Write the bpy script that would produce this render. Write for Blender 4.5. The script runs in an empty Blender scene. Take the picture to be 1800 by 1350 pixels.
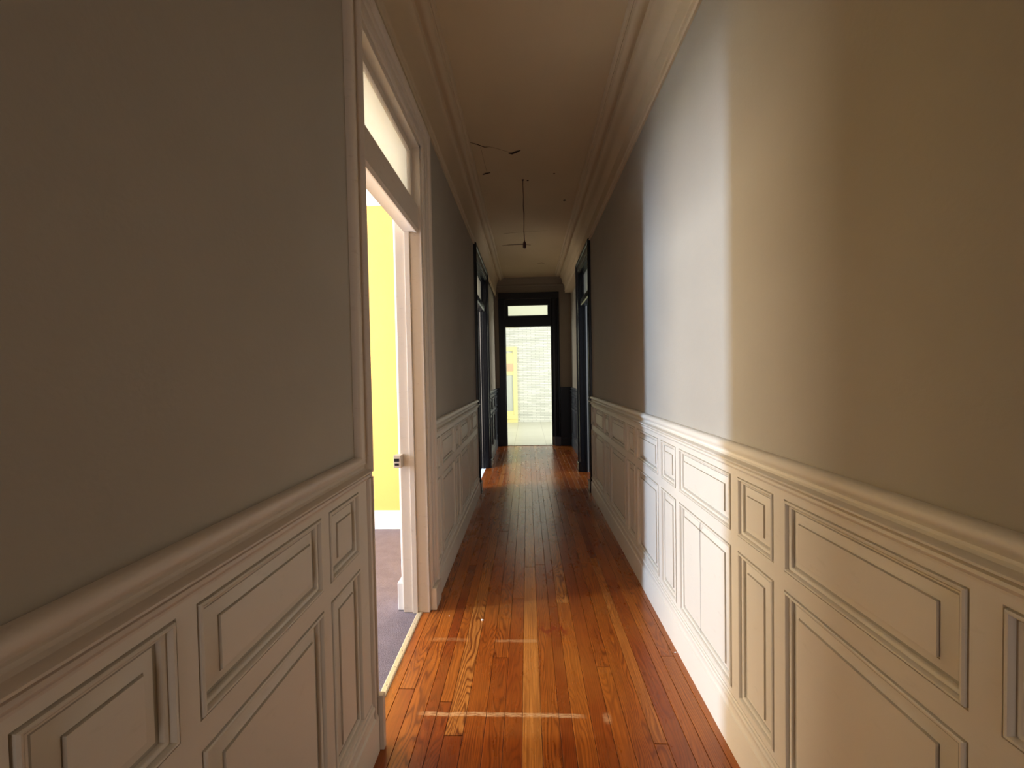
import bpy, bmesh, math, random
from mathutils import Vector, Matrix
random.seed(7)
C = bpy.context.scene.collection
SC = bpy.context.scene

# ------------------------------------------------------------------ camera
F = 680.0; H = 1.35
yaw = math.atan(27/F); pitch = math.radians(-1.26); roll = math.radians(1.05)
fwd = Vector((-math.sin(yaw)*math.cos(pitch), math.cos(yaw)*math.cos(pitch), math.sin(pitch)))
r0 = fwd.cross(Vector((0, 0, 1))).normalized(); u0 = r0.cross(fwd)
rt = math.cos(roll)*r0 - math.sin(roll)*u0
up = rt.cross(fwd)
cd = bpy.data.cameras.new('camera'); cam = bpy.data.objects.new('camera', cd); C.objects.link(cam)
cd.sensor_width = 36; cd.lens = F/1800*36; cd.clip_start = 0.02; cd.clip_end = 100
cam.matrix_world = Matrix(((rt.x, up.x, -fwd.x, 0), (rt.y, up.y, -fwd.y, 0), (rt.z, up.z, -fwd.z, H), (0, 0, 0, 1)))
SC.camera = cam

# ------------------------------------------------------------------ light
w = bpy.data.worlds.new('world'); SC.world = w; w.use_nodes = True
w.node_tree.nodes['Background'].inputs[0].default_value = (.75, .85, 1, 1)
w.node_tree.nodes['Background'].inputs[1].default_value = 0.6
vs = SC.view_settings
vs.view_transform = 'Standard'; vs.look = 'None'; vs.gamma = 1; vs.use_curve_mapping = False
vs.exposure = 1.05

def area(name, loc, aim, sx, sy, power, col, spread=math.pi):
    l = bpy.data.lights.new(name, 'AREA'); l.shape = 'RECTANGLE'; l.size = sx; l.size_y = sy
    l.energy = power; l.color = col; l.spread = spread
    o = bpy.data.objects.new(name, l); C.objects.link(o); o.location = loc
    o.rotation_euler = Vector(aim).to_track_quat('-Z', 'Y').to_euler()
    return o
# daylight of the yellow room: the tall window in its far wall (bright strip of sky, dimmer rest)
area('daylight_yellow_room_sky', (-5.12, 1.28, 1.55), (1, 0, 0), .24, 2.5, 190, (.52, .70, 1))
area('daylight_yellow_room', (-5.12, 2.20, 1.55), (1, 0, 0), 1.6, 2.5, 112, (1, .82, .57))
area('fill_yellow_room_front', (-3.3, -1.68, 1.6), (0, 1, 0), 2.2, 2.2, 8, (1, .90, .82), math.radians(50))  # narrow-spread fill lamp, added to brighten the yellow back wall
# daylight of the bright room past the end doorway
area('daylight_end_room_east', (2.45, 9.2, 1.6), (-1, .25, 0), 2.6, 2.3, 64, (1, .99, .93))
area('daylight_end_room_west', (-2.45, 8.9, 1.7), (1, .3, 0), 2.2, 2.2, 36, (.95, 1, .95))
# side rooms
area('fill_left_room', (-2.4, 3.85, 1.8), (1, .85, -.1), .7, 1.4, 34, (1, .9, .84))  # added lamp inside the room, aimed at the doorway; no window here
area('daylight_right_room', (3.3, 4.3, 1.8), (-1, .3, 0), 1.0, 1.6, 26, (.75, .85, 1))
# warm fill lamp added behind the viewer to lift the near walls
area('fill_corridor_start', (.07, -2.4, 1.5), (0, 1, 0), .9, 2.0, 3.0, (1, .66, .36))

# ------------------------------------------------------------------ node helpers
class NT:
    def __init__(s, name):
        s.m = bpy.data.materials.new(name); s.m.use_nodes = True
        s.t = s.m.node_tree; s.b = s.t.nodes['Principled BSDF']; s.out = s.t.nodes['Material Output']
    def n(s, typ, ins=None, **kw):
        x = s.t.nodes.new(typ)
        for k, v in kw.items(): setattr(x, k, v)
        for k, v in (ins or {}).items(): s.set(x.inputs[k], v)
        return x
    def set(s, sock, v):
        if isinstance(v, bpy.types.NodeSocket): s.t.links.new(v, sock)
        else: sock.default_value = v
    def math(s, op, a, b=0.0, c=0.0, clamp=False):
        x = s.t.nodes.new('ShaderNodeMath'); x.operation = op; x.use_clamp = clamp
        s.set(x.inputs[0], a); s.set(x.inputs[1], b); s.set(x.inputs[2], c)
        return x.outputs[0]
    def mix(s, f, a, b, blend='MIX'):
        x = s.t.nodes.new('ShaderNodeMix'); x.data_type = 'RGBA'; x.blend_type = blend
        s.set(x.inputs[0], f); s.set(x.inputs[6], a); s.set(x.inputs[7], b)
        return x.outputs[2]
    def ramp(s, f, stops):
        x = s.t.nodes.new('ShaderNodeValToRGB'); s.set(x.inputs[0], f)
        e = x.color_ramp.elements
        while len(e) < len(stops): e.new(.5)
        for q, (p, c) in zip(e, stops): q.position = p; q.color = c if len(c) == 4 else (*c, 1)
        return x.outputs[0]
    def pos(s):
        g = s.t.nodes.new('ShaderNodeTexCoord'); return g.outputs['Object']
    def noise(s, vec, scale, detail=4, rough=.5, dist=0):
        return s.n('ShaderNodeTexNoise', {'Vector': vec, 'Scale': scale, 'Detail': detail, 'Roughness': rough, 'Distortion': dist}).outputs['Fac']
    def scaled(s, vec, sc, off=(0, 0, 0)):
        return s.n('ShaderNodeMapping', {'Vector': vec, 'Scale': sc, 'Location': off}).outputs[0]
    def bump(s, h, strength, dist):
        s.set(s.b.inputs['Normal'], s.n('ShaderNodeBump', {'Height': h, 'Strength': strength, 'Distance': dist}).outputs[0])
def rgb(c): return (*c, 1)

def paint(name, col, rough=.5, var=.06, bumpd=.0006, bscale=60, dirt=None, spec=.4):
    k = NT(name); p = k.pos()
    n1 = k.noise(p, 2.2, 5); n2 = k.noise(p, bscale, 4)
    dark = tuple(c*(1-var*2.2) for c in col)
    c = k.mix(n1, rgb(dark), rgb(tuple(min(1, c*(1+var)) for c in col)))
    if dirt:
        d = k.noise(k.scaled(p, (6, 6, 14)), 3, 6, .65)
        f = k.ramp(d, [(.60, (0, 0, 0)), (.72, (1, 1, 1))])
        c = k.mix(k.math('MULTIPLY', f, dirt[0]), c, rgb(dirt[1]))
    k.set(k.b.inputs['Base Color'], c); k.b.inputs['Roughness'].default_value = rough
    k.b.inputs['Specular IOR Level'].default_value = spec
    k.bump(n2, .6, bumpd)
    return k.m

M = {}
M['wall'] = paint('grey_wall_paint', (.41, .366, .295), .75, .06, .0011, 75, spec=.25)
M['wall_end'] = paint('brown_grey_wall_paint', (.30, .25, .19), .75, .06, .001, 75, spec=.25)
M['wainscot'] = paint('cream_gloss_paint', (.70, .63, .52), .42, .035, .0004, 30, (.12, (.34, .27, .18)))
M['trimwood'] = paint('cream_casing_paint', (.68, .58, .47), .42, .05, .0006, 40, (.25, (.34, .25, .16)))
M['ceiling'] = paint('cream_ceiling_paint', (.60, .46, .29), .8, .05, .0008, 50, spec=.2)
M['cornice'] = paint('cream_cornice_paint', (.60, .47, .31), .6, .05, .0006, 40, spec=.25)
M['yellow'] = paint('yellow_wall_paint', (.80, .53, .16), .7, .03, .0008, 60, spec=.2)
M['white'] = paint('white_paint', (.82, .81, .78), .45, .02, .0003, 40)
M['navy'] = paint('navy_gloss_paint', (.0035, .005, .009), .32, .2, .0006, 45)
M['navygrey'] = paint('slate_grey_paint', (.085, .095, .115), .35, .1, .0005, 45)
M['black'] = paint('near_black', (.004, .004, .004), .6)
M['lining'] = paint('pale_grey_lining', (.45, .45, .42), .45)
M['room'] = paint('side_room_paint', (.55, .52, .46), .7)

def simple(name, col, rough, metal=0, **kw):
    k = NT(name); k.b.inputs['Base Color'].default_value = rgb(col); k.b.inputs['Roughness'].default_value = rough
    k.b.inputs['Metallic'].default_value = metal
    n = k.noise(k.pos(), 90, 3); k.bump(n, .3, .0003)
    return k.m
M['brass'] = simple('worn_brass', (.66, .56, .38), .42, .35)
M['screw'] = simple('dark_screw', (.06, .045, .03), .5, .5)
M['cord'] = simple('dark_cable', (.045, .012, .012), .6)
M['crumb'] = simple('white_plaster', (.85, .83, .78), .8)
M['hole'] = simple('dark_hole', (.03, .012, .006), .9)
M['orange'] = simple('orange_card', (.78, .46, .30), .6)
M['yellowframe'] = simple('yellow_frame_paint', (.88, .80, .36), .5)
M['greyglass'] = simple('pale_grey_pane', (.55, .58, .52), .2)

k = NT('frosted_glass')
k.b.inputs['Base Color'].default_value = (.93, .94, .82, 1); k.b.inputs['Transmission Weight'].default_value = 1
k.b.inputs['Roughness'].default_value = .55; k.b.inputs['IOR'].default_value = 1.3
k.bump(k.noise(k.pos(), 220, 2), .3, .0005)
M['frosted'] = k.m

# carpet
k = NT('grey_carpet'); p = k.pos()
n1 = k.noise(p, 9, 5, .7); n2 = k.noise(p, 260, 2)
k.set(k.b.inputs['Base Color'], k.mix(k.math('ADD', k.math('MULTIPLY', n1, .6), k.math('MULTIPLY', n2, .4)), (.10, .08, .095, 1), (.30, .26, .30, 1)))
k.b.inputs['Roughness'].default_value = 1; k.b.inputs['Specular IOR Level'].default_value = .05
k.bump(n2, 1, .003); M['carpet'] = k.m

# floorboards
k = NT('varnished_pine_boards'); p = k.pos()
sd = k.n('ShaderNodeAttribute', attribute_name='seed').outputs['Fac']
xyz = k.n('ShaderNodeSeparateXYZ', {0: p})
X, Y = xyz.outputs[0], xyz.outputs[1]
off = k.n('ShaderNodeCombineXYZ', {0: k.math('MULTIPLY', sd, 13.0), 1: k.math('MULTIPLY', sd, 47.0), 2: k.math('MULTIPLY', sd, 5.0)}).outputs[0]
def stretched(sx, sy):
    v = k.scaled(p, (sx, sy, 1)); return k.n('ShaderNodeVectorMath', {0: v, 1: off}, operation='ADD').outputs[0]
warp = k.noise(stretched(5, .9), 1.0, 3, .5)
fine = k.noise(stretched(160, 3.0), 1.0, 4, .6)
ring = k.math('SINE', k.math('MULTIPLY', k.math('ADD', k.math('ADD', X, k.math('MULTIPLY', k.math('MULTIPLY', warp, warp), .42)), k.math('MULTIPLY', sd, 3.7)), 480.0))
ring = k.math('MULTIPLY_ADD', ring, .5, .5)
ringsharp = k.math('POWER', ring, 2.5)
amt = k.math('MULTIPLY_ADD', k.math('FRACT', k.math('MULTIPLY', sd, 7.31)), .75, .2)
tone = k.ramp(sd, [(0, (.24, .040, .005)), (.3, (.37, .082, .009)), (.55, (.47, .130, .015)), (.8, (.40, .098, .010)), (1, (.60, .23, .045))])
blot = k.noise(p, 1.6, 4, .6)
c = k.mix(k.math('MULTIPLY', ringsharp, amt), tone, (.12, .020, .003, 1))
fine2 = k.ramp(fine, [(.40, (0, 0, 0)), (.66, (1, 1, 1))])
c = k.mix(k.math('MULTIPLY', fine2, .62), c, (.17, .035, .004, 1))
c = k.mix(k.ramp(blot, [(.42, (0, 0, 0)), (.7, (.35, .35, .35))]), c, (.55, .20, .03, 1))
def band(coord, lo, hi, soft):
    a = k.math('DIVIDE', k.math('SUBTRACT', coord, lo), soft, clamp=True)
    b = k.math('DIVIDE', k.math('SUBTRACT', hi, coord), soft, clamp=True)
    return k.math('MULTIPLY', a, b)
scr = k.noise(k.scaled(p, (40, 160, 1)), 1, 5, .7)
wob = k.math('MULTIPLY_ADD', k.noise(k.scaled(p, (7, 0, 0)), 1, 2), .02, -.01)
Yw = k.math('ADD', Y, wob)
worn = k.ramp(scr, [(.36, (0, 0, 0)), (.56, (1, 1, 1))])
m1 = k.math('MULTIPLY', k.math('MULTIPLY', band(Yw, 1.497, 1.519, .004), band(X, -.47, .215, .05)), worn)
m2 = k.math('MULTIPLY', k.math('MULTIPLY', band(Yw, 1.925, 1.95, .006), band(X, -.2, .04, .03)), k.math('MULTIPLY', worn, .55))
m4 = k.math('MULTIPLY', k.math('MULTIPLY', band(Y, 1.47, 1.53, .02), band(X, .27, .31, .01)), k.math('MULTIPLY', worn, .6))
m5 = k.math('MULTIPLY', k.math('MULTIPLY', band(Yw, 1.93, 1.96, .01), band(X, -.55, -.3, .05)), k.math('MULTIPLY', worn, .35))
mm = k.math('MAXIMUM', k.math('MAXIMUM', m1, m5), k.math('MAXIMUM', m2, m4))
c = k.mix(k.math('MULTIPLY', mm, .6), c, (.80, .47, .20, 1))
stn = k.noise(k.scaled(p, (30, 22, 1)), 1, 4, .6)
m3 = k.math('MULTIPLY', k.math('MULTIPLY', band(Y, 1.955, 2.09, .04), band(X, .02, .20, .03)), k.ramp(stn, [(.47, (0, 0, 0)), (.58, (1, 1, 1))]))
c = k.mix(k.math('MULTIPLY', m3, .75), c, (.20, .02, .006, 1))
k.set(k.b.inputs['Base Color'], c)
rn = k.noise(k.scaled(p, (9, 3, 1)), 1, 5, .65)
k.set(k.b.inputs['Roughness'], k.math('ADD', k.math('MULTIPLY_ADD', rn, .10, .23), k.math('MULTIPLY', mm, .3)))
k.b.inputs['Specular IOR Level'].default_value = .5
k.b.inputs['Coat Weight'].default_value = .15; k.b.inputs['Coat Roughness'].default_value = .22
wav = k.noise(k.scaled(p, (12, 1.2, 1)), 1, 1)
k.bump(k.math('ADD', k.math('MULTIPLY', fine, .25), k.math('MULTIPLY', wav, .4)), .3, .0010)
M['boards'] = k.m

# white split-stone bricks (far room)
k = NT('white_stone_brick'); p = k.pos()
v = k.n('ShaderNodeCombineXYZ', {0: k.n('ShaderNodeSeparateXYZ', {0: p}).outputs[0], 1: k.n('ShaderNodeSeparateXYZ', {0: p}).outputs[2]}).outputs[0]
br = k.n('ShaderNodeTexBrick', {'Vector': v, 'Scale': 1, 'Mortar Size': .0035, 'Brick Width': .24, 'Row Height': .045, 'Color1': (.86, .87, .80, 1), 'Color2': (.62, .64, .58, 1), 'Mortar': (.22, .23, .20, 1), 'Mortar Smooth': .3, 'Bias': -.1})
n = k.noise(k.scaled(v, (8, 40, 1)), 1, 5, .6)
k.set(k.b.inputs['Base Color'], k.mix(k.math('MULTIPLY', n, .5), br.outputs[0], (.55, .56, .50, 1)))
k.b.inputs['Roughness'].default_value = .8
k.bump(k.math('SUBTRACT', k.math('MULTIPLY', n, .8), br.outputs['Fac']), .8, .012)
M['brick'] = k.m
k = NT('pale_floor_tiles'); p = k.pos()
br = k.n('ShaderNodeTexBrick', {'Vector': k.scaled(p, (1, 1, 1), (.27, .1, 0)), 'Scale': 1, 'Mortar Size': .004, 'Brick Width': .62, 'Row Height': .62, 'Color1': (.62, .62, .52, 1), 'Color2': (.56, .56, .46, 1), 'Mortar': (.32, .30, .24, 1)})
br.offset = 0
k.set(k.b.inputs['Base Color'], k.mix(k.math('MULTIPLY', k.noise(p, 5, 5), .35), br.outputs[0], (.45, .44, .36, 1)))
k.b.inputs['Roughness'].default_value = .35
M['tiles'] = k.m

# ------------------------------------------------------------------ mesh helpers
class MB:
    def __init__(s): s.v = []; s.f = []
    def quad(s, a, b, c, d):
        n = len(s.v); s.v += [a, b, c, d]; s.f.append((n, n+1, n+2, n+3))
    def box(s, x0, x1, y0, y1, z0, z1):
        n = len(s.v)
        s.v += [(x, y, z) for z in (z0, z1) for y in (y0, y1) for x in (x0, x1)]
        s.f += [tuple(n+i for i in q) for q in ((0, 2, 3, 1), (4, 5, 7, 6), (0, 1, 5, 4), (2, 6, 7, 3), (0, 4, 6, 2), (1, 3, 7, 5))]
        return s
    def sweep(s, path, prof, mp, closed=False, ring=False):
        """path: 2D points; prof: (d, h), d to the LEFT of the travel direction; mp maps (s, t, h) to 3D. Mitred corners."""
        P = [Vector(q) for q in path]; n = len(P); rows = []
        for i, q in enumerate(P):
            dp = (P[i]-P[i-1]).normalized() if (i > 0 or ring) else None
            dn = (P[(i+1) % n]-P[i]).normalized() if (i < n-1 or ring) else None
            a = dp or dn; b = dn or dp
            na = Vector((-a.y, a.x)); nb = Vector((-b.y, b.x))
            m = (na+nb); m = m/(m.dot(na))
            rows.append([mp(q.x+m.x*d, q.y+m.y*d, h) for d, h in prof])
        base = len(s.v); k_ = len(prof)
        for r in rows: s.v += r
        for i in range(n if ring else n-1):
            j = (i+1) % n
            for q in range(k_ if closed else k_-1):
                w_ = (q+1) % k_
                s.f.append((base+i*k_+q, base+j*k_+q, base+j*k_+w_, base+i*k_+w_))
        if not ring and closed:
            s.f.append(tuple(base+q for q in range(k_)))
            s.f.append(tuple(base+(n-1)*k_+q for q in reversed(range(k_))))
        return s
    def build(s, name, mat, parent=None, smooth=None, bevel=0):
        me = bpy.data.meshes.new(name); me.from_pydata([tuple(q) for q in s.v], [], s.f)
        bm = bmesh.new(); bm.from_mesh(me)
        bmesh.ops.remove_doubles(bm, verts=bm.verts, dist=1e-6)
        bmesh.ops.recalc_face_normals(bm, faces=bm.faces)
        bm.to_mesh(me); bm.free()
        me.materials.append(M[mat])
        if smooth:
            for q in me.polygons: q.use_smooth = True
            me.set_sharp_from_angle(angle=math.radians(smooth))
        o = bpy.data.objects.new(name, me); C.objects.link(o)
        if parent: o.parent = parent
        if bevel:
            b = o.modifiers.new('bevel', 'BEVEL'); b.width = bevel; b.segments = 2; b.limit_method = 'ANGLE'
        return o
    def tube(s, pts, rad, seg=8):
        pts = [Vector(q) for q in pts]; base = len(s.v)
        for i, q in enumerate(pts):
            t = (pts[min(i+1, len(pts)-1)]-pts[max(i-1, 0)]).normalized()
            a = t.cross(Vector((.3, 1, .1))).normalized(); b = t.cross(a)
            r = rad[i] if isinstance(rad, (list, tuple)) else rad
            s.v += [tuple(q+(a*math.cos(2*math.pi*j/seg)+b*math.sin(2*math.pi*j/seg))*r) for j in range(seg)]
        for i in range(len(pts)-1):
            for j in range(seg):
                s.f.append((base+i*seg+j, base+i*seg+(j+1) % seg, base+(i+1)*seg+(j+1) % seg, base+(i+1)*seg+j))
        s.f.append(tuple(base+j for j in range(seg))); s.f.append(tuple(base+(len(pts)-1)*seg+j for j in reversed(range(seg))))
        return s
def struct(o, label=None):
    o['kind'] = 'structure'
    if label: o['label'] = label
    return o
def root(name, loc=(0, 0, 0)):
    o = bpy.data.objects.new(name, None); C.objects.link(o); o.location = loc; o.empty_display_size = .1; return o
def thing(o, label, cat, group=None):
    o['label'] = label; o['category'] = cat
    if group: o['group'] = group
    return o

XR, XL = .73, -.585          # corridor wall planes
ZC = 3.18                    # ceiling
YE = 7.40                    # end wall
Y0 = -2.5                    # start of the corridor, behind the viewer

# ------------------------------------------------------------------ walls
def wall(name, boxes, mat, label):
    b = MB()
    for q in boxes: b.box(*q)
    return struct(b.build(name, mat), label)
# door openings:  (y0, y1, ztop)
D1 = (1.365, 2.19, 2.655); D2 = (4.52, 5.62, 2.74); D3 = (4.52, 5.36, 2.74)
wall('wall_left', [(-.715, XL, Y0, D1[0], 0, ZC), (-.715, XL, D1[0], D1[1], D1[2], ZC), (-.715, XL, D1[1], D2[0], 0, ZC),
                   (-.715, XL, D2[0], D2[1], D2[2], ZC), (-.715, -.605, D2[1], YE, 0, ZC)], 'wall', 'grey painted left wall of the corridor')
wall('wall_right', [(XR, .86, Y0, D3[0], 0, ZC), (XR, .86, D3[0], D3[1], D3[2], ZC), (.845, .97, D3[1], YE, 0, ZC)],
     'wall', 'grey painted right wall of the corridor')
wall('wall_end', [(-.605, -.41, YE, YE+.13, 0, ZC), (.475, .845, YE, YE+.13, 0, ZC), (-.41, .475, YE, YE+.13, 2.80, ZC)],
     'wall_end', 'dark brownish wall at the end of the corridor')
wall('wall_start', [(-.72, -.4, Y0-.12, Y0, 0, ZC), (.55, .87, Y0-.12, Y0, 0, ZC), (-.4, .55, Y0-.12, Y0, 2.6, ZC)], 'wall', 'wall behind the viewer')

# ceiling of the corridor, with cracks and holes
cl = struct(MB().box(-.75, .97, Y0-.1, YE+.13, ZC, ZC+.08).build('ceiling', 'ceiling'), 'cream painted corridor ceiling')
def crack(pts, r, mat='hole'):
    b = MB(); b.tube([(x, y, ZC+.0004) for x, y in pts], r, 6); b.build('crack', mat, cl)
def hole(x, y, r):
    b = MB(); n = 11
    a = [(x+r*math.cos(2*math.pi*i/n)*random.uniform(.7, 1.2), y+r*math.sin(2*math.pi*i/n)*random.uniform(.7, 1.2)) for i in range(n)]
    b.v = [(p_, q_, ZC+.002) for p_, q_ in a]+[(p_, q_, ZC-.0015) for p_, q_ in a]
    b.f = [tuple(range(n, 2*n))]+[(i, (i+1) % n, n+(i+1) % n, n+i) for i in range(n)]
    b.build('hole', 'hole', cl)
SCL = (ZC-H)/(3.12-H)
crack([(-.41*SCL, 2.95*SCL), (-.35*SCL, 2.985*SCL), (-.30*SCL, 3.02*SCL), (-.26*SCL, 3.02*SCL)], [.002, .004, .004, .002])
crack([(-.26*SCL, 3.02*SCL), (-.2*SCL, 3.05*SCL), (-.12*SCL, 3.10*SCL)], .0014)
crack([(-.118*SCL, 3.115*SCL), (-.09*SCL, 3.12*SCL), (-.055*SCL, 3.10*SCL), (-.022*SCL, 3.085*SCL)], [.006, .011, .011, .004])
crack([(-.36*SCL, 3.43*SCL), (-.33*SCL, 3.41*SCL), (-.29*SCL, 3.40*SCL)], [.004, .008, .004])
crack([(-.33*SCL, 3.02*SCL), (-.325*SCL, 3.2*SCL), (-.32*SCL, 3.40*SCL)], .001)
crack([(-.315*SCL, 5.30*SCL), (-.2*SCL, 5.27*SCL), (-.03*SCL, 5.26*SCL), (.08*SCL, 5.31*SCL)], [.003, .006, .008, .003])
crack([(-.26*SCL, 4.86*SCL), (-.1*SCL, 4.83*SCL), (.28*SCL, 4.80*SCL)], .0016)
crack([(.196*SCL, 6.19*SCL), (.26*SCL, 6.16*SCL), (.304*SCL, 6.20*SCL)], [.003, .006, .003])
hole(.408*SCL, 3.99*SCL, .017); hole(.267*SCL, 3.458*SCL, .009); hole(.035*SCL, 3.56*SCL, .012)

# cornice around the corridor ceiling  (d = distance out of the wall, z)
zb = 2.845
cor = [(0, zb), (.012, zb), (.017, zb+.006), (.018, zb+.014), (.011, zb+.019), (.011, zb+.023), (.024, zb+.028), (.027, zb+.036), (.022, zb+.043), (.018, zb+.048)]
for i in range(9):
    t = i/8*math.pi/2
    cor.append((.020+.048*(1-math.cos(t)), zb+.05+.235*math.sin(t)))
cor += [(.072, 3.138), (.076, 3.152), (.086, 3.150), (.098, 3.140), (.112, 3.138), (.126, 3.142), (.136, 3.152), (.138, 3.160), (.146, 3.162), (.150, 3.158), (.160, 3.160), (.168, 3.170), (.170, ZC+.002)]
mpc = lambda s_, t_, h: (s_, t_, h)
co = MB().sweep([(XL, Y0), (XL, YE)][::-1], cor, mpc)
struct(MB().sweep([(XL, YE-.02), (XL, Y0)], cor, mpc).build('trim_1', 'cornice', smooth=35), 'cream moulded cornice along the left wall')
struct(MB().sweep([(XR, Y0), (XR, YE-.25)], [(d if z < 3.0 else d+.03, z) for d, z in cor], mpc).build('trim_2', 'cornice', smooth=35), 'cream moulded cornice along the right wall')
E_cor = [(0, 3.03), (.02, 3.03), (.03, 3.045), (.03, 3.06), (.02, 3.075), (.035, 3.085), (.06, 3.12), (.10, 3.15), (.12, 3.15), (.13, ZC)]
struct(MB().sweep([(.845, YE), (-.605, YE)], E_cor, mpc).build('trim_3', 'wall_end', smooth=35), 'cornice over the doorway at the corridor end')
struct(MB().box(XR-.002, .846, D3[1], YE-.25, zb, ZC).build('trim_4', 'cornice'), 'box soffit beside the right hand cornice')

# ------------------------------------------------------------------ floor of boards
fb = MB(); seeds = []
x = -.63; xs = [x]
while x < .86:
    x += random.choice((.05, .062, .07, .074, .08)); xs.append(x)
joints_fixed = {}
for i in range(len(xs)-1):
    a, b = xs[i], min(xs[i+1], .87)
    y = Y0-random.uniform(0, 1.8); cuts = [y]
    while y < YE: y += random.uniform(1.3, 3.4); cuts.append(min(y, YE))
    if a < .30 <= b: cuts = [Y0, -.4, 1.768, 4.1, 6.6, YE]
    if a < -.41 <= b: cuts = [Y0, -.2, 2.72, 5.0, YE]
    if a < -.04 <= b: cuts = [Y0, .3, 2.70, 4.6, YE]
    for c0, c1 in zip(cuts[:-1], cuts[1:]):
        if c1-c0 < .01: continue
        g = .0007; gy = .0012; e = .0012
        c0 = max(c0, Y0)
        if c1 <= c0: continue
        n = len(fb.v)
        fb.v += [(a+g, c0+gy, -.006), (b-g, c0+gy, -.006), (b-g, c1-gy, -.006), (a+g, c1-gy, -.006),
                 (a+g, c0+gy, -e), (b-g, c0+gy, -e), (b-g, c1-gy, -e), (a+g, c1-gy, -e),
                 (a+g+e, c0+gy+e, 0), (b-g-e, c0+gy+e, 0), (b-g-e, c1-gy-e, 0), (a+g+e, c1-gy-e, 0)]
        fs = [(8, 9, 10, 11)]+[(q, (q+1) % 4, 4+(q+1) % 4, 4+q) for q in range(4)]+[(4+q, 4+(q+1) % 4, 8+(q+1) % 4, 8+q) for q in range(4)]
        fb.f += [tuple(n+q for q in f_) for f_ in fs]
        sv = random.random()
        if a < .30 <= b and abs(c0-1.768) < .01: sv = .271
        if abs(c0-.3) < .01 and a < -.04 <= b: sv = .96
        seeds += [sv]*len(fs)
me = bpy.data.meshes.new('floor'); me.from_pydata(fb.v, [], fb.f); me.materials.append(M['boards'])
at = me.attributes.new('seed', 'FLOAT', 'FACE'); at.data.foreach_set('value', seeds)
fl = bpy.data.objects.new('floor', me); C.objects.link(fl); struct(fl, 'varnished orange pine floorboards of the corridor')
MB().box(-.63, .87, Y0, YE, -.06, -.0045).build('subfloor', 'hole', fl)

# ------------------------------------------------------------------ wainscot
PZ = [(.215, .735), (.787, .993)]
PP = [(0, 0), (.0006, -.0050), (.0034, -.0050), (.0042, .0026), (.0070, .0048), (.0098, .0040), (.0120, .0006), (.0128, -.0055), (.0152, -.0060), (.0160, -.0040), (.0190, -.0050),
      (.0215, -.0080), (.0222, -.0150), (.0256, -.0150), (.050, -.0060), (.0503, -.0090), (.0525, -.0090), (.0528, -.0015)]
RAIL = [(0, 1.107), (.012, 1.107), (.021, 1.104), (.027, 1.097), (.029, 1.088), (.026, 1.080), (.018, 1.074), (.013, 1.067), (.013, 1.060), (.018, 1.0545),
        (.036, 1.053), (.040, 1.0505), (.040, 1.0465), (.036, 1.044), (.018, 1.0425), (.017, 1.037), (.024, 1.033), (.026, 1.027), (.023, 1.021), (.0165, 1.017), (.0160, 1.012)]
BASE = [(.010, .192), (.016, .192), (.0165, .182), (.021, .180), (.024, .172), (.021, .162), (.019, .150), (.021, .136), (.027, .130), (.027, .124), (.0285, .118), (.0285, 0.0)]
def wainscot(name, side, y0, y1, cols, label, mat='wainscot', bname=None, dz=0):
    """side +1: right wall (faces -x); -1: left wall."""
    r = root(name, (XR if side > 0 else XL, y0, 0)); struct(r, label)
    rx, ry = r.location.x, r.location.y
    mp = lambda y, z, h: ((-side*(.014+h)), y-ry, z)
    PZ = [(.215+dz, .735+dz), (.787+dz, .993+dz)]
    ys = sorted({y0, y1, *[q for c_ in cols for q in c_]})
    zs = [.17, PZ[0][0], PZ[0][1], PZ[1][0], PZ[1][1], 1.03]
    b = MB()
    for a, c_ in zip(ys[:-1], ys[1:]):
        for e, f_ in zip(zs[:-1], zs[1:]):
            if (a, c_) in cols and (e, f_) in PZ: continue
            b.quad(mp(a, e, 0), mp(c_, e, 0), mp(c_, f_, 0), mp(a, f_, 0))
    for yy in (y0, y1): b.quad(mp(yy, 0, 0), mp(yy, 1.03, 0), mp(yy, 1.03, -.014), mp(yy, 0, -.014))
    b.build('frame', mat, r)
    for c_ in cols:
        for z0, z1 in PZ:
            p = MB()
            p.sweep([(c_[0], z0), (c_[1], z0), (c_[1], z1), (c_[0], z1)], PP, mp, ring=True)
            d, h = PP[-1]
            p.quad(mp(c_[0]+d, z0+d, h), mp(c_[1]-d, z0+d, h), mp(c_[1]-d, z1-d, h), mp(c_[0]+d, z1-d, h))
            p.build('panel', mat, r, smooth=40)
    # baseboard
    mb = lambda s_, t_, h: (s_, t_, h)
    path = [(XR, y0), (XR, y1)] if side > 0 else [(XL, y1), (XL, y0)]
    b = MB().sweep(path, BASE+[(0, 0), (0, .192)], mb, closed=True)
    struct(b.build(bname, mat, smooth=35), 'stepped %s baseboard below the panelling' % ('cream' if mat == 'wainscot' else 'slate'))
    return r, path, mb
rcols = [(-2.4, -1.95), (-1.9, -1.69), (-1.64, -1.19), (-1.14, -.94), (-.89, -.40), (-.35, -.15), (-.105, .355), (.40, .609), (.653, 1.111), (1.157, 1.352), (1.395, 1.868), (1.908, 2.118), (2.162, 2.569), (2.62, 2.82), (2.88, 3.375), (3.435, 3.653), (3.705, 4.155), (4.20, 4.40)]
r, path, mb = wainscot('trim_5', 1, Y0, 4.47, rcols, 'cream painted wainscot of raised panels on the right wall', bname='baseboard_right', dz=-.004)
MB().sweep(path, RAIL+[(0, 1.012)], lambda s_, t_, h: (s_-XR, t_-Y0, h-.005), closed=True).build('chair_rail', 'wainscot', r, smooth=35)
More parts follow.
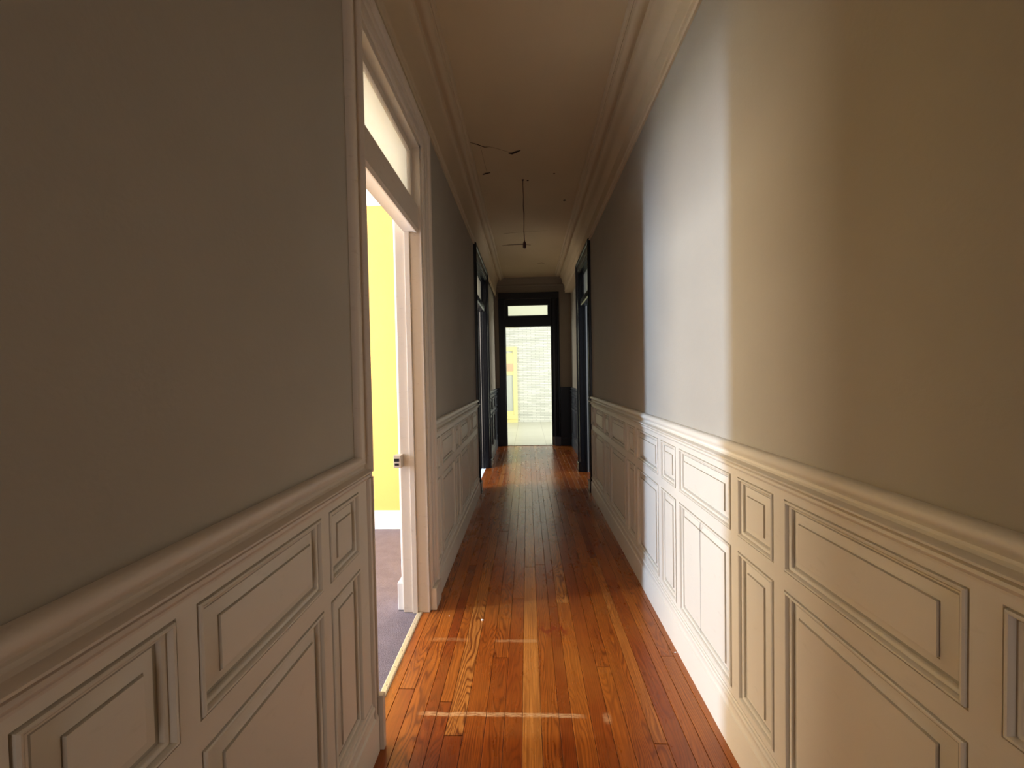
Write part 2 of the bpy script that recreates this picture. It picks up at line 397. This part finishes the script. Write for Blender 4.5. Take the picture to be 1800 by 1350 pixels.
# vertical crack in one tall panel of the right wall
MB().tube([(-.0128, 1.644-Y0, .72), (-.0128, 1.650-Y0, .69), (-.0122, 1.648-Y0, .5), (-.0122, 1.649-Y0, .24)], [.0006, .0011, .0011, .0006], 6).build('crack', 'hole', r)

YC = 1.272   # where the left chair rail turns up along the casing
lcols = [(-2.4, -1.95), (-1.9, -1.69), (-1.64, -1.19), (-1.14, -.94), (-.89, -.45), (-.40, -.13), (-.085, .345), (.39, .592), (.630, 1.031), (1.070, 1.264)]
DZ = -.023
r, path, mb = wainscot('trim_6', -1, Y0, 1.352, lcols, 'cream painted wainscot of raised panels on the near left wall', bname='baseboard_left', dz=DZ)
ZR = 1.107
# swept L: horizontal rail then vertical member round the wall panel
rp = [(z-1.012, o_) for o_, z in RAIL]     # (in-plane distance, height out of the wall)
b = MB().sweep([(Y0, 1.012+DZ), (YC+.095, 1.012+DZ), (YC+.095, zb)], [(d, h) for d, h in reversed(rp)]+[(.095, 0), (0, 0)],
               lambda s_, t_, h: (h, s_-Y0, t_), closed=True)
b.build('chair_rail', 'trimwood', r, smooth=35)
# vertical moulding at the end of the panelling below the rail
VM = [(0, 0), (0, .022), (.007, .027), (.011, .026), (.014, .019), (.021, .017), (.024, .025), (.031, .028), (.037, .024), (.040, .014), (.040, 0)]
b = MB().sweep([(YC+.096, .0), (YC+.096, 1.02+DZ)], [(d, h) for d, h in VM], lambda s_, t_, h: (h, s_-Y0, t_), closed=True)
b.build('edge_moulding', 'trimwood', r, smooth=35)

lcols2 = [(2.345, 2.462), (2.517, 2.945), (2.998, 3.19), (3.245, 3.67), (3.725, 3.895), (3.945, 4.335)]
r, path, mb = wainscot('trim_7', -1, 2.31, 4.43, lcols2, 'cream painted wainscot between the two left doorways', bname='baseboard_left_far', dz=DZ)
MB().sweep(path, RAIL+[(0, 1.012)], lambda s_, t_, h: (s_-XL, t_-2.31, h+DZ), closed=True).build('chair_rail', 'wainscot', r, smooth=35)

# lobby panelling past the side doors
def lobby(name, x, s, y0, y1, mat, label):
    r = root(name, (x, y0, 0)); struct(r, label)
    b = MB()
    b.box(*sorted((0, -s*.014)), 0, y1-y0, 0, 1.06); b.build('frame', mat, r)
    n = 3; wd = (y1-y0-.08)/n
    for i in range(n):
        for z0, z1 in PZ:
            p = MB(); a = .05+i*wd; c_ = a+wd-.05
            mp = lambda y, z, h: (-s*(.0141+max(h, -.013)+.013), y, z)
            p.sweep([(a, z0), (c_, z0), (c_, z1), (a, z1)], PP, mp, ring=True)
            p.build('panel', mat, r)
    P = [(-s*o_, z) for o_, z in RAIL]+[(0, 1.012)]
    b = MB().sweep([(0, 0), (0, y1-y0)], [(0, 0)]*0+[(s*o_, z) for o_, z in RAIL]+[(0, 1.012)], lambda s_, t_, h: (s_, t_, h), closed=True)
    b.build('chair_rail', mat, r, smooth=35)
    b = MB().sweep([(0, 0), (0, y1-y0)], [(s*o_, z) for o_, z in BASE]+[(0, 0), (0, .192)], lambda s_, t_, h: (s_, t_, h), closed=True)
    b.build('baseboard', mat, r, smooth=35)
    return r
lobby('trim_8', .845, 1, 5.50, YE, 'navygrey', 'slate grey wainscot past the right side doorway')
lobby('trim_9', -.605, -1, 5.77, YE, 'navygrey', 'slate grey wainscot past the left side doorway')
# dark panelling on the end wall
r = root('trim_10', (0, YE, 0)); struct(r, 'black wainscot either side of the end doorway')
for a, c_ in ((-.59, -.525), (.625, .83)):
    MB().box(a, c_, -.015, 0, 0, 1.09).build('frame', 'navy', r)
    MB().box(a, c_, -.035, 0, 1.09, 1.115).build('chair_rail', 'navy', r)
    MB().box(a, c_, -.028, 0, 0, .16).build('baseboard', 'navy', r)

# ------------------------------------------------------------------ doorways in the side walls
def casing_prof(wd, mx=.034):
    return [(0, 0), (0, .010), (.004, .014), (.010, .016), (.016, .012), (.020, .012), (.024, .016), (wd*.42, .018), (wd*.46, .014), (wd*.50, .014), (wd*.54, .019), (wd*.66, .022),
            (wd*.70, .018), (wd*.74, .018), (wd*.77, .028), (wd*.84, mx), (wd*.93, mx), (wd*.97, mx-.006), (wd, mx-.012), (wd, 0)]
def side_door(name, s, xf, thick, y0, y1, ztop, zbar0, zbar1, wd, cm, jm, label, glass='frosted', two_tone=None, near_casing=True, fw=.022, rv=None):
    """s=+1 opening in the right wall, -1 in the left wall; xf corridor face of the wall."""
    r = root(name, (xf, y0, 0)); struct(r, label)
    L = lambda a, b_: sorted((s*a, s*b_))
    # lining
    W_ = y1-y0; t = .025
    for nm, (ya, yb) in (('jamb', (-t*.0, .022)), ('jamb', (W_-.022, W_))):
        d = two_tone or thick
        MB().box(*L(-.004, d), ya, yb, 0, ztop).build(nm, cm, r, bevel=.002)
        if two_tone: (MB().box(*L(d, rv), ya, yb, 0, ztop).build('reveal_lining', jm, r), MB().box(*L(rv, thick+.004), ya, yb, 0, ztop).build('jamb', cm, r))
        # door stop
        ys = (ya+.022, ya+.034) if ya < .1 else (ya-.012, ya)
        MB().box(*L(thick*.42, thick*.62), *ys, 0, ztop-.02).build('door_stop', cm, r, bevel=.002)
    MB().box(*L(-.004, thick+.004), 0, W_, ztop-.022, ztop).build('head_jamb', cm, r, bevel=.002)
    # transom bar with small mouldings
    b = MB(); b.sweep([(0.022, 0), (W_-.022, 0)], [(0, 0)]*0+[(0, zbar0)]*0+[(-.002, zbar0+.01), (-.002, zbar1), (-.012, zbar1+.01), (-.022, zbar1+.004), (-.05, zbar1), (-.085, zbar1), (-.085, zbar0), (-.03, zbar0), (-.024, zbar0-.004), (-.012, zbar0-.004)],
                      lambda a, d, z: (s*(-d)+s*.008, a, z), closed=True)
    b.build('transom_bar', cm, r, smooth=35)
    # fanlight
    fr = MB(); ring_ = [(.022, zbar1), (W_-.022, zbar1), (W_-.022, ztop-.022), (.022, ztop-.022)]
    fr.sweep(ring_, [(0, -.020), (fw, -.020), (fw+.004, -.012), (fw+.004, .012), (fw, .02), (0, .02)], lambda a, z, h: (s*(.058+h), a, z), ring=True)
    g_ = fr.build('fanlight_frame', cm, r, smooth=35)
    MB().box(*L(.056, .060), .04, W_-.04, zbar1+.015, ztop-.04).build('fanlight_pane', glass, g_)
    # casing on the corridor face, mitred
    if near_casing:
        path = [(W_, .125), (W_, ztop), (0, ztop), (0, .125)]
        prof = [(-d, h) for d, h in casing_prof(wd)]
        MB().sweep(path, prof, lambda a, z, h: (-s*h, a, z), closed=True).build('casing', cm, r, smooth=35)
        MB().box(*L(-.040, 0), -wd, 0.0, 0, .125).build('plinth', cm, r, bevel=.004)
    else:
        ov = [(-d, h) for d, h in casing_prof(wd)]
        MB().sweep([(W_, .125), (W_, ztop), (-.0, ztop)], ov, lambda a, z, h: (-s*h, a, z), closed=True).build('casing', cm, r, smooth=35)
    MB().box(*L(-.040, 0), W_, W_+wd, 0, .125).build('plinth', cm, r, bevel=.004)
    return r
d1 = side_door('door_1', -1, XL, .147, D1[0], D1[1], D1[2], 2.165, 2.305, .125, 'trimwood', 'white', 'tall cream doorway with a fanlight into the yellow room', near_casing=False, fw=.036)
MB().box(.0, .044, -.011, .010, 0, .20).build('plinth', 'trimwood', d1, bevel=.003)
# rim lock keeper on the far jamb
kp = MB().box(-.170, -.128, .757, .805, .845, .915).build('lock_keeper', 'trimwood', d1, bevel=.002)
MB().box(-.165, -.137, .7562, .7575, .880, .897).build('latch_hole', 'black', kp)
MB().box(-.163, -.139, .7562, .7575, .858, .871).build('bolt_hole', 'black', kp)
# room side casing
MB().sweep([(.825, 0), (.825, D1[2]), (0, D1[2]), (0, 0)], [(-d, h) for d, h in casing_prof(.11, .03)], lambda a, z, h: (-.150-h, a, z), closed=True).build('room_casing', 'white', d1, smooth=35)
MB().box(-.188, -.150, .823, .937, 0, .16).build('room_plinth', 'white', d1, bevel=.004)
side_door('door_2', -1, XL, .13, D2[0], D2[1], D2[2], 2.28, 2.36, .13, 'navy', 'lining', 'black framed doorway on the left past the cream panelling', two_tone=.05, rv=.09)
side_door('door_3', 1, XR, .13, D3[0], D3[1], D3[2], 2.28, 2.36, .13, 'navy', 'lining', 'black framed doorway on the right past the cream panelling', two_tone=.07, rv=.10)

# end doorway
r = root('door_4', (0, YE, 0)); struct(r, 'black framed doorway with a fanlight at the corridor end')
x0, x1 = -.41, .475
MB().box(-.527, x0, -.03, 0, 0, 2.80).build('casing', 'navy', r, bevel=.003)
ep = casing_prof(.145, .045)
MB().sweep([(x1, .17), (x1, 2.80)], [(-d, h) for d, h in ep], lambda a, z, h: (a, -h, z), closed=True).build('casing', 'navy', r, smooth=35)
MB().box(x1+.035, x1+.150, -.055, 0, 0, .17).build('plinth', 'navygrey', r, bevel=.004)
MB().box(-.527, x1+.145, -.045, 0, 2.80, 2.915).build('head_casing', 'navy', r, bevel=.004)
MB().box(x0, x0+.012, 0, .13, 0, 2.80).build('jamb', 'navy', r)
MB().box(x1-.012, x1, 0, .13, 0, 2.80).build('jamb', 'navy', r)
MB().box(x0, x1, -.02, .11, 2.275, 2.43).build('transom_bar', 'navy', r, bevel=.003)
fr = MB().sweep([(x0, 2.43), (x1, 2.43), (x1, 2.80), (x0, 2.80)][::1], [(0, -.02), (.06, -.02), (.066, -.01), (.066, .02), (0, .02)], lambda a, z, h: (a, .05+h, z), ring=True)
# unequal frame: wider above
f_ = fr.build('fanlight_frame', 'navy', r)
MB().box(x0+.02, x1-.02, .02, .06, 2.68, 2.80).build('fanlight_top_rail', 'navy', f_)
MB().box(x0+.05, x1-.05, .052, .056, 2.43, 2.72).build('fanlight_pane', 'frosted', f_)
MB().box(x0, x1, -.01, .13, -.01, .006).build('threshold', 'tiles', r)

# ------------------------------------------------------------------ the yellow room
yx0, yx1, yy0, yy1, yz = -5.0, -.73, -1.6, 3.395, 3.30
struct(MB().box(yx0-.1, -.6375, yy0-.1, yy1+.1, -.06, -.002).build('floor_yellow_room', 'carpet'), 'grey carpet of the yellow room')
struct(MB().box(yx0-.1, yx1+.01, yy0-.1, yy1+.1, yz, yz+.08).build('ceiling_yellow_room', 'white'), 'white ceiling of the yellow room')
wall('wall_yellow_back', [(yx0, yx1+.01, yy1, yy1+.1, 0, yz)], 'yellow', 'yellow wall facing the viewer through the doorway')
wall('wall_yellow_front', [(yx0, -4.5, yy0-.1, yy0, 0, yz), (-2.1, yx1+.01, yy0-.1, yy0, 0, yz), (-4.5, -2.1, yy0-.1, yy0, 0, .4), (-4.5, -2.1, yy0-.1, yy0, 2.75, yz)], 'yellow', 'yellow wall with an opening added for the fill lamp')
WY = (1.14, 3.05, .15, 2.85)
wall('wall_yellow_window', [(yx0-.1, yx0, yy0, WY[0], 0, yz), (yx0-.1, yx0, WY[1], yy1, 0, yz), (yx0-.1, yx0, WY[0], WY[1], 0, WY[2]), (yx0-.1, yx0, WY[0], WY[1], WY[3], yz)], 'yellow', 'yellow wall with a tall window')
wall('wall_yellow_door', [(yx1, -.7155, yy0, D1[0], 0, yz), (yx1, -.7155, D1[0], D1[1], D1[2], yz), (yx1, -.7155, D1[1], yy1, 0, yz)], 'yellow', 'room side of the doorway wall')
bp = [(0, .162), (.008, .162), (.012, .156), (.014, .148), (.012, .140), (.012, .132), (.018, .126), (.020, .118), (.020, 0), (0, 0)]
struct(MB().sweep([(yx1, yy1), (yx0, yy1), (yx0, WY[1])], bp, mpc, closed=True).build('baseboard_yellow_room', 'white', smooth=35), 'white baseboard under the yellow wall')
cp = [(0, 2.865), (.012, 2.865), (.02, 2.88), (.02, 2.90), (.012, 2.91), (.03, 2.93), (.05, 2.95), (.03, 2.965), (.035, 3.05), (.07, 3.15), (.16, 3.23), (.17, 3.23), (.19, 3.25), (.19, yz)]
struct(MB().sweep([(yx1, yy0), (yx1, yy1), (yx0, yy1), (yx0, yy0)][::1], cp, mpc).build('trim_11', 'white', smooth=35), 'white moulded cornice of the yellow room')
r = root('window_1', (yx0-.05, WY[0], WY[2])); struct(r, 'tall window of the yellow room')
wl, wh = WY[1]-WY[0], WY[3]-WY[2]
MB().sweep([(0, 0), (wl, 0), (wl, wh), (0, wh)], [(0, -.03), (.03, -.03), (.03, .03), (0, .03)], lambda a, z, h: (h, a, z), ring=True, closed=True).build('window_frame', 'white', r)
r = root('window_added', (-4.5, yy0-.05, .4)); struct(r, 'unseen window added for the fill lamp of the yellow room')  # unseen window, added to go with the front fill lamp
MB().sweep([(0, 0), (2.4, 0), (2.4, 2.35), (0, 2.35)], [(0, -.03), (.04, -.03), (.04, .03), (0, .03)], lambda a, z, h: (a, h, z), ring=True, closed=True).build('window_frame', 'white', r)

# side rooms behind the two dark doorways
def side_room(tag_, s, xa, xb, y0_, y1_):
    a, b_ = sorted((xa, xb))
    struct(MB().box(a, b_, y0_, y1_, -.06, -.001).build('floor_%s_room' % tag_, 'carpet'))
    struct(MB().box(a, b_, y0_, y1_, 3.2, 3.28).build('ceiling_%s_room' % tag_, 'white'))
    wall('wall_%s_room' % tag_, [(a, b_, y0_-.1, y0_, 0, 3.2), (a, b_, y1_, y1_+.1, 0, 3.2), (xb-.05, xb+.05, y0_, y1_, 0, 3.2)], 'room', 'pale walls of the %s side room' % tag_)
side_room('left', -1, -.716, -3.5, 3.6, 7.3)
side_room('right', 1, .861, 3.5, 3.3, 7.3)

# bright room past the end doorway
wy = 11.12
struct(MB().box(-2.6, 2.6, YE+.13, wy, -.06, 0.0).build('floor_end_room', 'tiles'), 'pale tiled floor of the room past the corridor')
struct(MB().box(-2.6, 2.6, YE+.13, wy, 3.4, 3.48).build('ceiling_end_room', 'white'), 'white ceiling of the room past the corridor')
wall('wall_end_room', [(-2.6, 2.6, wy, wy+.1, 0, 3.4)], 'brick', 'white split stone wall of the room past the corridor')
wall('wall_end_room_sides', [(-2.7, -2.6, YE, wy, 0, 3.4), (2.6, 2.7, YE, wy, 0, 3.4), (-2.6, -.607, YE+.02, YE+.129, 0, 3.4), (.972, 2.6, YE+.02, YE+.129, 0, 3.4), (-.607, .972, YE+.05, YE+.129, ZC+.085, 3.4)], 'white', 'white side walls of the room past the corridor')
r = root('framed_panel', (-.72, wy, 0))
thing(r, 'tall yellow framed pale grey panel with an orange square, against the white stone wall', 'panel')
b = MB().sweep([(-.43, .10), (.43, .10), (.43, 2.17), (-.43, 2.17)], [(0, -.06), (.10, -.06), (.12, -.045), (.12, 0), (0, 0)], lambda a, z, h: (a, h, z), ring=True, closed=True)
b.build('frame', 'yellowframe', r, bevel=.003)
MB().box(-.31, .31, -.045, 0, .22, .33).build('bottom_rail', 'yellowframe', r)
MB().box(-.31, .31, -.045, 0, 1.37, 1.98).build('upper_board', 'yellowframe', r)
MB().box(-.31, .31, -.02, -.001, .33, 1.37).build('pane', 'greyglass', r)
MB().box(.14, .325, -.066, -.045, 1.47, 1.69).build('notice', 'orange', r)
MB().box(-.43, .43, -.04, 0, 0, .10).build('plinth', 'yellowframe', r)

# ------------------------------------------------------------------ loose things
# threshold strip
ts = root('threshold_strip', (-.6375, 1.37, 0))
thing(ts, 'thin brass carpet strip with screws across the cream doorway', 'threshold strip')
W_ = .795
MB().sweep([(0, 0), (0, W_)], [(.016, -.001), (.016, .002), (.012, .005), (-.008, .006), (-.014, .004), (-.016, -.001)], lambda s_, t_, h: (s_, t_, h), closed=True).build('strip', 'brass', ts)
for i in range(7):
    MB().tube([(0, .06+i*.105, .0035), (0, .06+i*.105, .0066)], [.003, .0022], 8).build('screw', 'screw', ts)
# hanging cord
pc = root('pendant_cord', (-.009*SCL, 3.546*SCL, ZC))
thing(pc, 'bare dark lamp cord with an empty bulb holder hanging from the ceiling', 'lamp cord')
pts = [(0, 0, 0), (-.001, 0, -.06), (.004, 0, -.15), (.001, 0, -.24), (.006, 0, -.31), (.004, 0, -.40), (.002, 0, -.48), (.006, 0, -.575)]
MB().tube(pts, [.0045, .0035, .0035, .0042, .005, .0035, .0035, .004], 8).build('cord', 'cord', pc, smooth=60)
MB().tube([(.006, 0, -.57), (.006, 0, -.585), (.006, 0, -.60), (.006, 0, -.625), (.006, 0, -.635)], [.006, .013, .016, .016, .013], 14).build('bulb_holder', 'cord', pc, smooth=50)
MB().tube([(0, 0, .0), (0, 0, -.006)], [.012, .008], 12).build('ceiling_hook', 'cord', pc)
# crumbs of plaster
def crumb(x, y, s_, label):
    b = MB(); n = 7
    lo = [(x+s_*math.cos(2*math.pi*i/n)*random.uniform(.7, 1.2), y+s_*.6*math.sin(2*math.pi*i/n)*random.uniform(.7, 1.2)) for i in range(n)]
    b.v = [(p_, q_, 0) for p_, q_ in lo]+[(x+(p_-x)*.6, y+(q_-y)*.6, s_*.5) for p_, q_ in lo]
    b.f = [tuple(range(n, 2*n)), tuple(reversed(range(n)))]+[(i, (i+1) % n, n+(i+1) % n, n+i) for i in range(n)]
    thing(b.build('plaster_crumb', 'crumb'), label, 'crumb')
crumb(-.271, 2.102, .0095, 'white plaster crumb on the sunlit boards near the cream doorway')
crumb(.690, 1.865, .006, 'tiny white plaster crumb against the right baseboard')
crumb(-.462, 2.136, .004, 'tiniest white plaster crumb beside the cream door plinth')
